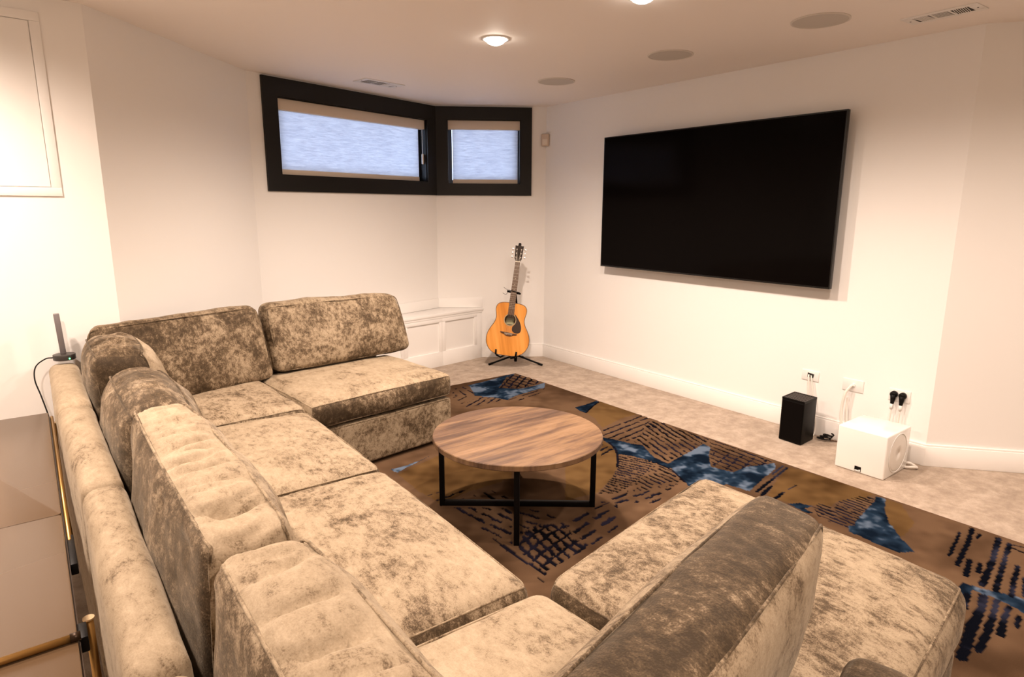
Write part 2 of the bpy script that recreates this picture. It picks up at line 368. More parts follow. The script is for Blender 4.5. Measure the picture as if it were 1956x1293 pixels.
vent(2.275, 4.65, math.radians(11), .36, .17, 'white ceiling air vent above the wide bay window', 'lxr', (.2, .22, .93))
vent(3.655, 1.365, math.radians(88), .33, .145, 'white ceiling air vent beside the television wall at the right', 'rxl', (.35, .35, .6))
# ------------------------------------------------------------------ soft furnishing builder
def axis_samples(h, r, step):
    n = max(2, int(round(2*(h-r)/step))); core = list(np.linspace(-(h-r), h-r, n+1))
    e = [h-r+r*k for k in (.3, .6, .85, 1.0)]
    return [-x for x in reversed(e)]+core+e
def cushion(name, neg, posi, parent, r=.03, bulge=(0, 0), ends=0.0, step=.03, lump=.006, seed=0, wr=None, pipe=True, shade=.5, label=None, material=None, piperad=.0032, sag=0.0, pinch=0.0, nap=None):
    """soft box: neg/posi = the four corners of its two big faces (u-v-, u+v-, u+v+, u-v+); bulge pushes the faces out"""
    rnd = random.Random(seed); K = [Vector(p) for p in neg]; L = [Vector(p) for p in posi]
    hu = ((K[1]-K[0]).length+(K[2]-K[3]).length)/4; hv = ((K[3]-K[0]).length+(K[2]-K[1]).length)/4
    ht = sum((L[i]-K[i]).length for i in range(4))/8
    r = min(r, ht*.98, hu*.9, hv*.9)
    def tri(u, v, t):
        a, b, c = (u/hu+1)/2, (v/hv+1)/2, (t/ht+1)/2
        p = (K[0]*(1-a)+K[1]*a)*(1-b)+(K[3]*(1-a)+K[2]*a)*b; q = (L[0]*(1-a)+L[1]*a)*(1-b)+(L[3]*(1-a)+L[2]*a)*b
        return p*(1-c)+q*c
    def shape(u, v, t):
        i = Vector((max(-(hu-r), min(hu-r, u)), max(-(hv-r), min(hv-r, v)), max(-(ht-r), min(ht-r, t)))); d = Vector((u, v, t))-i
        q = i+d.normalized()*r if d.length > 1e-9 else i
        U, V, T = q.x/hu, q.y/hv, q.z/ht
        bu = (1-U*U)**.75*(1-V*V)**.75 if abs(U) < 1 and abs(V) < 1 else 0
        q.z += (bulge[1] if T > 0 else -bulge[0])*bu*min(1, abs(T)*1.1)
        if ends:
            tb = 1-T*T if abs(T) < 1 else 0
            q.x += ends*U**3*tb*(1-V*V*.8); q.y += ends*V**3*tb*(1-U*U*.8)
        if pinch:                                   # pillow corners draw in
            q.x *= 1-pinch*abs(V)**4; q.y *= 1-pinch*abs(U)**4
        if sag: q.y += sag*(U*U-.5)*(V+1)/2
        return q, tri(q.x, q.y, q.z)
    su, sv, st = axis_samples(hu, r, step), axis_samples(hv, r, step), axis_samples(ht, r, step)
    idx = {}; vs = []; fs = []; par = []; zone = []; nap = nap or {}
    def vert(u, v, t):
        k = (round(u, 5), round(v, 5), round(t, 5))
        if k not in idx: q, p = shape(u, v, t); idx[k] = len(vs); vs.append(p); par.append(q)
        return idx[k]
    def grid(A, B, zn, fn):
        for i in range(len(A)-1):
            for j in range(len(B)-1): zone.append(nap.get(zn, 0.0)); fs.append((fn(A[i], B[j]), fn(A[i+1], B[j]), fn(A[i+1], B[j+1]), fn(A[i], B[j+1])))
    for s in (-1, 1):
        k_ = '+' if s > 0 else '-'; grid(su, sv, 't'+k_, lambda a, b: vert(a, b, s*ht)); grid(su, st, 'v'+k_, lambda a, b: vert(a, s*hv, b)); grid(sv, st, 'u'+k_, lambda a, b: vert(s*hu, a, b))
    me = bpy.data.meshes.new(name); o = Vector((0, 0, 0)); p = parent
    while p is not None: o += p.location; p = p.parent
    me.from_pydata(vs, [], fs); bm = bmesh.new(); bm.from_mesh(me); bmesh.ops.recalc_face_normals(bm, faces=bm.faces); bm.normal_update()
    folds = []
    if wr: folds = [(rnd.uniform(-hu, hu), rnd.uniform(.007, .016), rnd.uniform(.25, 1)*wr, rnd.uniform(-.5, .5), rnd.uniform(.4, 1.2)) for _ in range(int(hu*2*30))]
    so = Vector((seed*3.1, seed*1.7, seed*.9))
    bm.verts.ensure_lookup_table()
    disp = []
    for i, vtx in enumerate(bm.verts):
        q = par[i]; dsp = lump*(noise.noise(vtx.co*4.5+so)+.6*noise.noise(vtx.co*11+so))
        if wr and q.y > hv-r*1.2:
            m_ = (1-abs(q.z/ht)**3 if abs(q.z) < ht else 0)
            for uc, wd, am, sl, cv in folds:
                x = (q.x-uc-sl*q.z*.6-cv*.12*(q.z/ht)**2*.3)/wd
                if abs(x) < 3: dsp -= am*math.exp(-x*x)*m_
        elif wr:
            edge = max(0, (q.y/hv-.2)/.8)
            for uc, wd, am, sl, cv in folds[::3]:
                x = (q.x-uc-sl*.2*(hv-q.y))/(wd*1.8)
                if abs(x) < 3: dsp -= am*.6*math.exp(-x*x)*edge**2
        disp.append(vtx.normal*dsp)
    for vtx, d in zip(bm.verts, disp): vtx.co += d-o
    bm.to_mesh(me); bm.free(); me.shade_smooth()
    me.attributes.new('nap', 'FLOAT', 'FACE').data.foreach_set('value', zone)   # pile direction of each sewn panel, with shade of upright faces painted in
    ob = bpy.data.objects.new(name, me); COL.objects.link(ob); me.materials.append(material or VELVET); ob.color = (shade, shade, shade, 1)
    if parent is not None: ob.parent = parent
    if label: ob['label'] = label
    if pipe:
        for s in ((-1, 1) if pipe is True else pipe):
            P = MB()
            loop = [(a, -hv) for a in su[:-1]]+[(hu, b) for b in sv[:-1]]+[(-a, hv) for a in su[:-1]]+[(-hu, -b) for b in sv[:-1]]
            pts = []
            for a, b in loop:
                q, w = shape(a, b, s*ht); pts.append(w)
            pts = [p for i, p in enumerate(pts) if (p-pts[i-1]).length > .004]
            P.tube(pts, piperad, 6, closed=True)
            k = P.build('piping', VELVET, ob, True); k.color = (shade-.03,)*3+(1,)
    return ob
def slab(b4, z0, z1): return [(x, y, z0) for x, y in b4], [(x, y, z1) for x, y in b4]

# ------------------------------------------------------------------ rug (flat woven print, carved lines)
RUGD = {'blue': [[(2.791, 4.254), (2.923, 4.269), (3.07, 4.288), (3.249, 4.333), (3.388, 4.382), (3.329, 4.32), (3.191, 4.264), (3.066, 4.142), (2.954, 4.043), (3.073, 3.915), (3.183, 3.912), (3.348, 3.932), (3.254, 3.82), (3.095, 3.803), (2.944, 3.785), (2.8, 3.733), (2.758, 3.852), (2.665, 3.975), (2.731, 4.112)], [(3.098, 3.283), (3.2, 3.288), (3.379, 3.308), (3.234, 3.231), (3.074, 3.145), (3.071, 3.209)], [(2.807, 2.718), (2.842, 2.656), (2.873, 2.539), (2.91, 2.465), (2.82, 2.295), (2.809, 2.182), (2.966, 2.206), (3.108, 2.228), (3.239, 2.253), (3.217, 2.19), (3.095, 2.11), (2.969, 2.005), (3.001, 1.887), (3.136, 1.879), (3.239, 1.841), (3.321, 1.819), (3.234, 1.768), (3.062, 1.733), (2.856, 1.687), (2.837, 1.816), (2.591, 1.839), (2.693, 1.976), (2.767, 2.118), (2.766, 2.234), (2.735, 2.379), (2.678, 2.464), (2.754, 2.582), (2.778, 2.68)], [(3.33, 1.262), (3.336, 1.218), (3.217, 1.174), (3.104, 1.114), (2.972, 1.005), (2.891, 0.921), (2.827, 0.961), (2.845, 1.174), (2.894, 1.194), (2.931, 1.185), (2.994, 1.206), (3.088, 1.218), (3.169, 1.231), (3.244, 1.241)], [(2.88, 1.493), (2.94, 1.458), (2.958, 1.401), (2.901, 1.412), (2.893, 1.359), (2.868, 1.378)], [(2.792, 0.71), (2.803, 0.65), (2.823, 0.607), (2.841, 0.561), (2.853, 0.526), (2.868, 0.457), (2.711, 0.403), (2.742, 0.497), (2.767, 0.554), (2.771, 0.593), (2.762, 0.642), (2.768, 0.666), (2.679, 0.652), (2.606, 0.645), (2.658, 0.689)], [(1.48, 3.072), (1.551, 3.062), (1.672, 3.082), (1.77, 3.112), (1.657, 3.07), (1.493, 3.01)]], 'plain': [[(3.082, 3.154), (3.249, 3.235), (3.369, 3.281), (3.36, 3.088), (3.36, 2.901), (3.182, 2.901), (2.931, 2.841), (3.037, 3.009)], [(3.329, 1.738), (3.346, 1.585), (3.351, 1.411), (3.342, 1.283), (3.233, 1.295), (3.1, 1.35), (3.036, 1.342), (2.967, 1.405), (2.895, 1.493), (2.886, 1.602), (3.125, 1.684)], [(3.336, 1.218), (3.337, 1.149), (3.168, 1.026), (2.972, 1.005), (3.104, 1.114), (3.217, 1.174)], [(2.748, 2.679), (2.778, 2.633), (2.736, 2.528), (2.646, 2.425), (2.538, 2.327), (2.419, 2.251), (2.21, 2.157), (2.01, 2.184), (2.342, 2.552), (2.632, 2.628)], [(1.487, 2.984), (1.64, 3.039), (1.805, 3.086), (2.014, 2.63), (1.965, 2.565), (1.704, 2.57), (1.483, 2.545), (1.475, 2.742)]], 'hatch': [([(2.941, 2.846), (3.357, 2.888), (3.367, 2.777), (3.119, 2.648), (3.0, 2.562), (2.879, 2.581), (2.842, 2.656), (2.803, 2.709)], (0.991, 0.131), 0.055, 0.012, 0.45, 0.03), ([(3.2, 2.72), (3.355, 2.729), (3.343, 2.404), (3.333, 2.289), (3.2, 2.248), (2.966, 2.206), (2.834, 2.203), (2.833, 2.306), (2.921, 2.457), (2.909, 2.535), (3.071, 2.607)], (-0.354, -0.935), 0.045, 0.013, 0.22, 0.03), ([(3.344, 2.281), (3.35, 1.836), (3.239, 1.841), (3.136, 1.879), (3.014, 1.895), (3.005, 2.016), (3.086, 2.096)], (-0.05, -0.999), 0.05, 0.012, 0, 0), ([(3.173, 2.135), (3.35, 1.836), (3.239, 1.841), (3.136, 1.879), (3.014, 1.895), (2.995, 2.024)], (0.966, 0.26), 0.07, 0.012, 0.05, 0.012), ([(2.663, 2.433), (2.735, 2.379), (2.761, 2.238), (2.615, 2.176), (2.441, 2.114), (2.29, 2.097), (2.205, 2.145), (2.419, 2.251), (2.541, 2.326)], (0.331, -0.944), 0.03, 0.011, 0.3, 0.02), ([(2.749, 2.227), (2.743, 2.099), (2.68, 1.969), (2.585, 1.972), (2.445, 2.028), (2.326, 2.07), (2.441, 2.114), (2.604, 2.166)], (-0.075, -0.997), 0.035, 0.011, 0.13, 0.03), ([(2.722, 2.652), (2.731, 2.532), (2.687, 2.499), (2.581, 2.494), (2.667, 2.602)], (0.986, 0.167), 0.045, 0.013, 0.2, 0.02), ([(2.131, 2.07), (2.353, 2.065), (2.574, 1.964), (2.363, 1.895)], (1.0, -0.005), 0.05, 0.014, 0.12, 0.05), ([(3.195, 4.261), (3.375, 4.356), (3.35, 3.973), (3.193, 3.925), (3.083, 3.928), (2.961, 4.038)], (0.793, 0.61), 0.065, 0.014, 0, 0), ([(3.195, 4.261), (3.375, 4.356), (3.35, 3.973), (3.193, 3.925), (3.083, 3.928), (2.961, 4.038)], (0.062, -0.998), 0.065, 0.014, 0, 0), ([(2.493, 3.843), (2.695, 3.953), (2.758, 3.852), (2.783, 3.746), (2.449, 3.762)], (0.876, 0.482), 0.05, 0.013, 0.5, 0.03), ([(2.8, 3.733), (3.244, 3.808), (3.203, 3.76), (2.907, 3.636)], (0.983, 0.181), 0.06, 0.012, 0.2, 0.06), ([(2.615, 4.237), (2.785, 4.249), (2.731, 4.112), (2.669, 3.99), (2.523, 4.081)], (-0.163, -0.987), 0.07, 0.012, 0.15, 0.04), ([(1.705, 2.086), (1.858, 2.029), (1.801, 1.876), (1.81, 1.792), (1.529, 1.766), (1.53, 1.952), (1.601, 2.027)], (-0.122, -0.993), 0.046, 0.016, 0, 0), ([(1.705, 2.086), (1.858, 2.029), (1.801, 1.876), (1.81, 1.792), (1.529, 1.766), (1.53, 1.952), (1.601, 2.027)], (0.968, 0.251), 0.058, 0.014, 0, 0), ([(1.505, 2.126), (1.531, 2.015), (1.529, 1.766), (1.466, 1.707), (1.485, 1.962)], (0.038, -0.999), 0.05, 0.018, 0, 0), ([(1.521, 2.468), (1.756, 2.291), (1.546, 2.016), (1.515, 2.159)], (0.145, -0.989), 0.05, 0.014, 0.13, 0.05), ([(1.858, 2.029), (2.088, 2.042), (2.251, 2.053), (2.029, 1.843), (1.821, 1.796), (1.816, 1.892)], (0.985, 0.171), 0.06, 0.016, 0.12, 0.05), ([(1.487, 2.662), (1.649, 2.649), (1.698, 2.539), (1.558, 2.506), (1.49, 2.557)], (0.996, 0.087), 0.08, 0.013, 0.3, 0.02), ([(1.786, 2.509), (1.811, 2.384), (1.695, 2.403), (1.672, 2.523)], (0.016, -1.0), 0.06, 0.014, 0.1, 0.05), ([(2.955, 1.403), (3.019, 1.399), (3.019, 1.322), (3.116, 1.349), (3.222, 1.326), (3.315, 1.304), (3.289, 1.253), (3.194, 1.235), (3.088, 1.218), (2.986, 1.203), (2.923, 1.181), (2.871, 1.183), (2.866, 1.313)], (-0.057, -0.998), 0.028, 0.01, 0.25, 0.02), ([(3.346, 2.721), (3.344, 2.281), (3.252, 2.255), (3.195, 2.392), (3.199, 2.588), (3.212, 2.711)], (-0.345, -0.939), 0.04, 0.011, 0.16, 0.03), ([(1.78, 2.273), (1.907, 2.083), (1.705, 2.086), (1.61, 2.047)], (0.297, -0.955), 0.055, 0.013, 0.12, 0.05), ([(1.481, 2.53), (1.607, 2.403), (1.529, 2.149), (1.528, 2.307)], (0.122, -0.993), 0.05, 0.014, 0.1, 0.05), ([(1.615, 2.043), (1.713, 2.095), (1.799, 2.074), (1.636, 2.0)], (-0.109, -0.994), 0.045, 0.014, 0.1, 0.03), ([(2.515, 4.069), (2.607, 4.018), (2.595, 3.938), (2.473, 3.858), (2.444, 3.88)], (0.91, 0.415), 0.07, 0.012, 0.2, 0.06)], 'stroke': [([(3.314, 1.764), (3.16, 1.738)], 0.022), ([(3.311, 1.737), (3.117, 1.703), (2.882, 1.664)], 0.022), ([(3.01, 1.654), (2.869, 1.626)], 0.024), ([(2.993, 1.575), (2.885, 1.562)], 0.02), ([(3.124, 1.581), (3.031, 1.576)], 0.016), ([(3.243, 0.862), (3.116, 0.839), (2.98, 0.817)], 0.018), ([(3.335, 0.841), (3.146, 0.803), (2.923, 0.769)], 0.024), ([(3.296, 0.8), (3.244, 0.794)], 0.02), ([(3.008, 0.75), (2.86, 0.717)], 0.026), ([(3.014, 0.713), (2.928, 0.696)], 0.022), ([(3.322, 0.736), (3.135, 0.7), (3.009, 0.678), (2.834, 0.655)], 0.035), ([(3.31, 0.693), (3.091, 0.655), (2.834, 0.61)], 0.03), ([(3.115, 0.611), (2.982, 0.59), (2.841, 0.561)], 0.028), ([(3.026, 0.568), (2.868, 0.53)], 0.02), ([(2.756, 0.625), (2.671, 0.606), (2.493, 0.585), (2.291, 0.55)], 0.045), ([(2.765, 0.587), (2.627, 0.56), (2.463, 0.537), (2.378, 0.529)], 0.034), ([(2.751, 0.545), (2.628, 0.53), (2.532, 0.511)], 0.032), ([(2.711, 0.506), (2.632, 0.49)], 0.024), ([(2.715, 0.667), (2.616, 0.647)], 0.04), ([(3.304, 0.684), (3.319, 0.644)], 0.012), ([(3.271, 0.666), (3.264, 0.63)], 0.012)], 'arc': [[(3.074, 3.145), (3.234, 3.231), (3.375, 3.293)], [(2.785, 2.639), (2.736, 2.528), (2.646, 2.425), (2.538, 2.327)], [(2.766, 2.234), (2.755, 2.108), (2.682, 1.967)]]}
def make_rug():
    x0, x1, y0, y1, s = .95, 3.36, -.2, 4.339, .007
    nx, ny = int((x1-x0)/s)+1, int((y1-y0)/s)+1
    X, Y = np.meshgrid(np.linspace(x0, x1, nx), np.linspace(y0, y1, ny)); rs = np.random.RandomState(3)
    def vn(cell, seed):
        rr = np.random.RandomState(seed); gx, gy = int((x1-x0)/cell)+3, int((y1-y0)/cell)+3; g = rr.rand(gy, gx)
        fx, fy = (X-x0)/cell, (Y-y0)/cell; ix, iy = fx.astype(int), fy.astype(int); tx, ty = fx-ix, fy-iy; tx = tx*tx*(3-2*tx); ty = ty*ty*(3-2*ty)
        return (g[iy, ix]*(1-tx)+g[iy, ix+1]*tx)*(1-ty)+(g[iy+1, ix]*(1-tx)+g[iy+1, ix+1]*tx)*ty
    n1 = vn(.35, 1)*.5+vn(.14, 2)*.3+vn(.05, 3)*.2; n2 = vn(.11, 4)*.5+vn(.05, 5)*.3+vn(.02, 6)*.2; n3 = vn(.025, 7)*.6+vn(.012, 8)*.4; jit = (vn(.03, 9)-.5)*.010+(vn(.15, 10)-.5)*.012
    def mix(a, b, t): return np.array(a)*(1-t[..., None])+np.array(b)*t[..., None]
    cl = lambda t: np.clip(t, 0, 1)
    base = mix((.055, .031, .017), (.125, .075, .043), cl((n1-.3)/.4)); plain = mix((.055, .029, .011), (.135, .078, .031), cl((n1-.3)/.4))
    blue = mix((.004, .008, .016), (.014, .028, .052), cl((n2-.35)/.2)); blue = np.where((n2 > .55)[..., None], mix((.016, .032, .058), (.10, .135, .19), cl((n2-.55)/.14)), blue)
    dark = mix((.003, .003, .004), (.011, .010, .018), cl((n2-.3)/.4))
    col = base.copy(); Z = np.zeros_like(X)
    def inside(P, xx, yy):
        c = np.zeros(xx.shape, bool); n = len(P)
        for i in range(n):
            (ax, ay), (bx, by) = P[i], P[(i+1) % n]
            if ay == by: continue
            k = ((ay > yy) != (by > yy)) & (xx < (bx-ax)*(yy-ay)/(by-ay)+ax); c ^= k
        return c
    def poly(P): return inside(P, X+jit*.6, Y+jit[::-1, :]*.6)
    for P in RUGD['plain']: m_ = poly(P); col[m_] = plain[m_]; Z[m_] -= .0008
    # areas the sofa hides carry on with the same motifs
    for P, d, sp, wd, da, ga in RUGD['hatch']:
        m_ = poly(P); nn = (-d[1], d[0]); t = (X*nn[0]+Y*nn[1]+jit)/sp; k = np.floor(t); f = np.abs(t-k-.5)*sp
        ln = f < wd*.62*(1+(n3-.5)*1.2)
        if da:
            a = (X*d[0]+Y*d[1])/(da+ga)+np.modf(np.abs(np.sin(k*12.9898)*43758.5))[0]; ln &= (a-np.floor(a)) < da/(da+ga)
        m_ &= ln; col[m_] = dark[m_]; Z[m_] = -.004
    for P in RUGD['blue']: m_ = poly(P); col[m_] = blue[m_]; Z[m_] = -.0015
    for P, wd in RUGD['stroke']:
        for (ax, ay), (bx, by) in zip(P[:-1], P[1:]):
            L = math.hypot(bx-ax, by-ay); u = np.clip(((X-ax)*(bx-ax)+(Y-ay)*(by-ay))/(L*L), 0, 1); dd = np.hypot(X-ax-u*(bx-ax), Y-ay-u*(by-ay))
            m_ = dd+(n3-.5)*.004+(n2-.5)*.010 < wd*.36; col[m_] = mix((.003, .0035, .006), (.022, .024, .042), cl((n2-.5)/.25))[m_]; Z[m_] = -.003
    for P in RUGD['arc']:
        for (ax, ay), (bx, by) in zip(P[:-1], P[1:]):
            L = math.hypot(bx-ax, by-ay); u = np.clip(((X-ax)*(bx-ax)+(Y-ay)*(by-ay))/(L*L), 0, 1); dd = np.hypot(X-ax-u*(bx-ax), Y-ay-u*(by-ay)); m_ = dd < .007; col[m_] = dark[m_]; Z[m_] = -.003
    ed = np.minimum(np.minimum(X-x0, x1-X), np.minimum(Y-y0, y1-Y)); m_ = ed < .012; col[m_] = mix((.10, .05, .03), (.16, .085, .05), n3)[m_]
    Zt = .012+Z; Zt[0, :] = Zt[-1, :] = .0005; Zt[:, 0] = Zt[:, -1] = .0005
    co = np.stack([X, Y, Zt], -1).reshape(-1, 3); me = bpy.data.meshes.new('area_rug')
    i = np.arange(nx*ny).reshape(ny, nx); q = np.stack([i[:-1, :-1], i[:-1, 1:], i[1:, 1:], i[1:, :-1]], -1).reshape(-1, 4)
    me.vertices.add(len(co)); me.vertices.foreach_set('co', co.astype(np.float32).ravel())
    me.loops.add(q.size); me.loops.foreach_set('vertex_index', q.astype(np.int32).ravel())
    me.polygons.add(len(q)); me.polygons.foreach_set('loop_start', np.arange(0, q.size, 4, dtype=np.int32))
    me.update(calc_edges=True); me.validate()
    at = me.color_attributes.new('print', 'FLOAT_COLOR', 'POINT'); at.data.foreach_set('color', np.concatenate([col.reshape(-1, 3), np.ones((len(co), 1))], 1).astype(np.float32).ravel())
    me.shade_smooth(); o = bpy.data.objects.new('area_rug', me); COL.objects.link(o)
    M = mat('rug_pile', (.2, .1, .05), .95, spec=.0); a = nd(M, 'ShaderNodeAttribute', attribute_name='print')
    nn = nd(M, 'ShaderNodeTexNoise', Scale=500., Detail=2.); lk(M, pos(M), nn.inputs['Vector']); bump(M, nn.outputs[0], .5, .004)
    lk(M, a.outputs['Color'], bsdf(M).inputs['Base Color']); me.materials.append(M)
    return tag(o, 'brown and navy area rug with dashes, arcs and drips under the coffee table', 'rug')
make_rug()

# ------------------------------------------------------------------ sectional sofa
sofa = thing('sectional_sofa', 'U-shaped sectional sofa in taupe crushed velvet around the coffee table', 'sofa', (.6, 2.0, 0))
ZS = .46
seats = {   # name: four floor-plan corners, top height, shade
 'far_right': ([(1.075, 3.135), (2.025, 3.265), (1.95, 4.02), (1.01, 3.93)], .300, .445, .53, .028),
 'far_corner': ([(.15, 3.09), (1.055, 3.125), (1.01, 3.90), (.43, 3.73)], .29, .452, .52, .025),
 'left_far': ([(.15, 2.185), (1.022, 2.185), (1.036, 3.085), (.15, 3.085)], .28, .452, .53, .028),
 'left_near': ([(.15, 1.215), (.995, 1.205), (1.018, 2.175), (.15, 2.175)], .27, .452, .52, .032),
 'near_corner': ([(.15, .36), (1.055, .42), (1.005, 1.185), (.15, 1.205)], .27, .448, .56, .025),
 'near_right': ([(1.085, .37), (1.985, .485), (2.015, 1.40), (1.045, 1.215)], .25, .442, .49, .030),
}
NAP_SHADES = {'far_right': {'v-': -.11, 'u+': -.10, 't+': .02}, 'far_corner': {'v-': -.08}, 'left_far': {'v-': -.07, 'u+': -.10}, 'left_near': {'v-': -.07, 'u+': -.10}, 'near_corner': {'u+': -.03}, 'near_right': {'v+': -.05, 'v-': .0, 'u-': -.10}}  # upright seat faces darkened in colour, as shade under the downlights
sd = 1
for k, (c, z0, z1, sh, bl) in seats.items():
    mid = Vector((sum(p[0] for p in c)/4, sum(p[1] for p in c)/4)); ins = [tuple(mid+(Vector(p)-mid)*.985) for p in c]
    b_, t_ = slab(ins, .030, z0-.012); sd += 1
    cushion('seat_base', b_, t_, sofa, r=.02, step=.12, lump=.002, seed=sd, pipe=[1], shade=sh-.05, piperad=.003)
    lb = slab([tuple(mid+(Vector(p)-mid)*.95) for p in c], .0122, .032)
    for i in range(4):
        x, y = lb[0][i][0], lb[0][i][1]; q = mid+(Vector((x, y))-mid)*.93; zf = .0125 if q.x > .97 else 0; MB().cyl((q.x, q.y, zf), .022, .03-zf, 12).build('foot', BLACKP, sofa)
    b_, t_ = slab(c, z0, z1)
    cushion('seat_cushion', b_, t_, sofa, r=.045 if k != 'near_right' else .055, bulge=(0, bl), ends=.012, step=.03, lump=.005, seed=sd+20, pipe=True, shade=sh, nap=NAP_SHADES[k])
BT = .735
backs = [  # outer x, inner x at the two ends of each left-hand back piece
 ([(.012, 2.845), (.128, 2.845), (.132, 3.68), (.012, 3.68)], .58), ([(.034, 1.962), (.138, 1.962), (.128, 2.838), (.014, 2.838)], .55),
 ([(.040, 1.068), (.140, 1.068), (.138, 1.954), (.036, 1.954)], .55), ([(.045, .18), (.140, .18), (.140, 1.060), (.042, 1.060)], .55),
 ([(.02, .065), (1.085, .300), (1.060, .415), (.0, .180)], .38)]
for c, sh in backs:
    sd += 1; b_, t_ = slab(c, .030, BT-.018)
    cushion('back_rest', b_, t_, sofa, r=.036, bulge=(0, .018), ends=.006, step=.035, lump=.004, seed=sd+40, wr=None, pipe=False, shade=sh)
# back rests of the far side, behind the loose cushions
for c in ([(1.0, 4.04), (1.93, 4.13), (1.92, 4.23), (1.0, 4.14)],):
    sd += 1; b_, t_ = slab(c, .030, .70); cushion('back_rest', b_, t_, sofa, r=.036, bulge=(0, .015), step=.05, lump=.003, seed=sd+40, pipe=True, shade=.5, piperad=.003)

G = 'loose back cushions on the sectional sofa'
def loose(label, neg, posi, **kw):
    c = Vector((0, 0, 0))
    for p in list(neg)+list(posi): c += Vector(p)/8
    t = thing('back_cushion', label, 'cushion', (c.x, c.y, min(p[2] for p in list(neg)+list(posi))), G)
    cushion('cover', neg, posi, t, **kw)
    return t
# far side, leaning on the window wall: neg = back, posi = front (u along x, v up)
loose('mottled taupe back cushion at the right end, nearest the window bench',
      [(1.09, 3.97, .462), (2.02, 4.07, .462), (1.98, 4.16, .865), (1.10, 4.09, .87)], [(1.125, 3.80, .465), (2.105, 3.925, .470), (2.055, 4.03, .865), (1.112, 3.965, .868)],
      r=.045, bulge=(.04, .055), ends=.012, lump=.010, seed=61, wr=.002, shade=.475, pinch=.02, nap={'v-': -.12, 'v+': .03})
loose('wide dark taupe back cushion against the far left wall, left of the end cushion',
      [(.20, 3.645, .455), (1.06, 3.93, .455), (1.03, 4.04, .88), (.19, 3.70, .88)], [(.20, 3.50, .447), (1.11, 3.785, .447), (1.06, 3.90, .885), (.165, 3.59, .885)],
      r=.045, bulge=(.03, .055), ends=.012, lump=.011, seed=62, wr=.002, shade=.44, pinch=.02, nap={'v-': -.1, 'v+': .02})
# along the left side: u along y, v up, front faces +x
def left(label, y0, y1, xb, xt, zt, th_b, th_t, yt0=None, yt1=None, **kw):
    yt0 = y0 if yt0 is None else yt0; yt1 = y1 if yt1 is None else yt1
    return loose(label, [(xb, y0, .47), (xb, y1, .47), (xt, yt1, zt), (xt, yt0, zt)], [(xb+th_b, y0, .47), (xb+th_b, y1, .47), (xt+th_t, yt1, zt), (xt+th_t, yt0, zt)], **kw)
left('folded-looking back cushion with a pale front, in the far left corner of the sofa', 2.93, 3.50, .16, .150, .885, .24, .19, 2.95, 3.46, r=.06, bulge=(.03, .085), ends=.02, lump=.012, seed=63, wr=.018, step=.011, shade=.42, pinch=.03, nap={'t+': .13, 'u-': -.03})
left('plump dark brown back cushion, third from the near corner on the left side', 2.13, 2.90, .165, .172, .850, .22, .20, 2.13, 2.85, r=.085, bulge=(.035, .07), ends=.03, lump=.012, seed=64, wr=.006, step=.016, shade=.42, pinch=.05, nap={'t+': .03})
left('pale wrinkle-topped back cushion with a dark back, second from the near left corner', 1.12, 2.14, .165, .187, .870, .19, .155, 1.145, 2.145, r=.040, bulge=(.035, .085), ends=.014, lump=.010, seed=65, wr=.022, step=.010, shade=.52, nap={'t-': -.085, 'v+': .05, 'u-': .03})
left('large pale back cushion nearest the camera on the left side', .30, 1.10, .165, .192, .870, .19, .160, .30, 1.105, r=.040, bulge=(.03, .085), ends=.014, lump=.010, seed=66, wr=.016, step=.010, shade=.53, nap={'t-': -.085, 'v+': .04})
loose('large brown back cushion standing in the foreground before the near back rest',
      [(.45, .465, .46), (1.27, .612, .46), (1.20, .532, .862), (.40, .358, .862)], [(.42, .66, .46), (1.28, .825, .46), (1.215, .690, .862), (.40, .515, .862)],
      r=.040, bulge=(.05, .075), ends=.014, lump=.007, seed=67, wr=.0015, shade=.45, nap={'v+': -.04, 't-': .07, 't+': .06, 'u+': .05})

# ------------------------------------------------------------------ coffee table
TC = Vector((1.785, 2.292)); TR = .41; TZ = .395
tb = thing('coffee_table', 'round wood-top coffee table with black metal cross legs on the rug', 'table', (TC.x, TC.y, .012))
MB().lathe([(.0005, TZ), (TR-.003, TZ), (TR, TZ-.003), (TR, TZ-.024), (TR-.003, TZ-.027), (.0005, TZ-.027)], 96, Matrix.Translation((TC.x, TC.y, 0))).build('tabletop', WOOD, tb, 'auto')
a0 = Vector((2.081-1.479, 2.051-2.525)).normalized(); a1 = Vector((-a0.y, a0.x)); lr = .372; hb = .0125
def leg(d):
    p = TC+d*lr; Mx = Matrix.Translation((p.x, p.y, 0)) @ Matrix.Rotation(math.atan2(d.y, d.x), 4, 'Z')
    MB().box(-hb, hb, -hb, hb, .0125, TZ-.027, Mx).build('leg', BLACKM, tb, bevel=.0015)
for d in (a0, -a0, a1, -a1): leg(d)
for d in (a0, a1):
    Mx = Matrix.Translation((TC.x, TC.y, 0)) @ Matrix.Rotation(math.atan2(d.y, d.x), 4, 'Z')
    k = MB(); k.box(-lr+hb, lr-hb, -hb, hb, .013, .038, Mx); k.build('floor_bar', BLACKM, tb, bevel=.0015)
    k = MB(); k.box(-lr+hb, lr-hb, -hb, hb, TZ-.052, TZ-.0275, Mx); k.build('top_bar', BLACKM, tb, bevel=.0015)

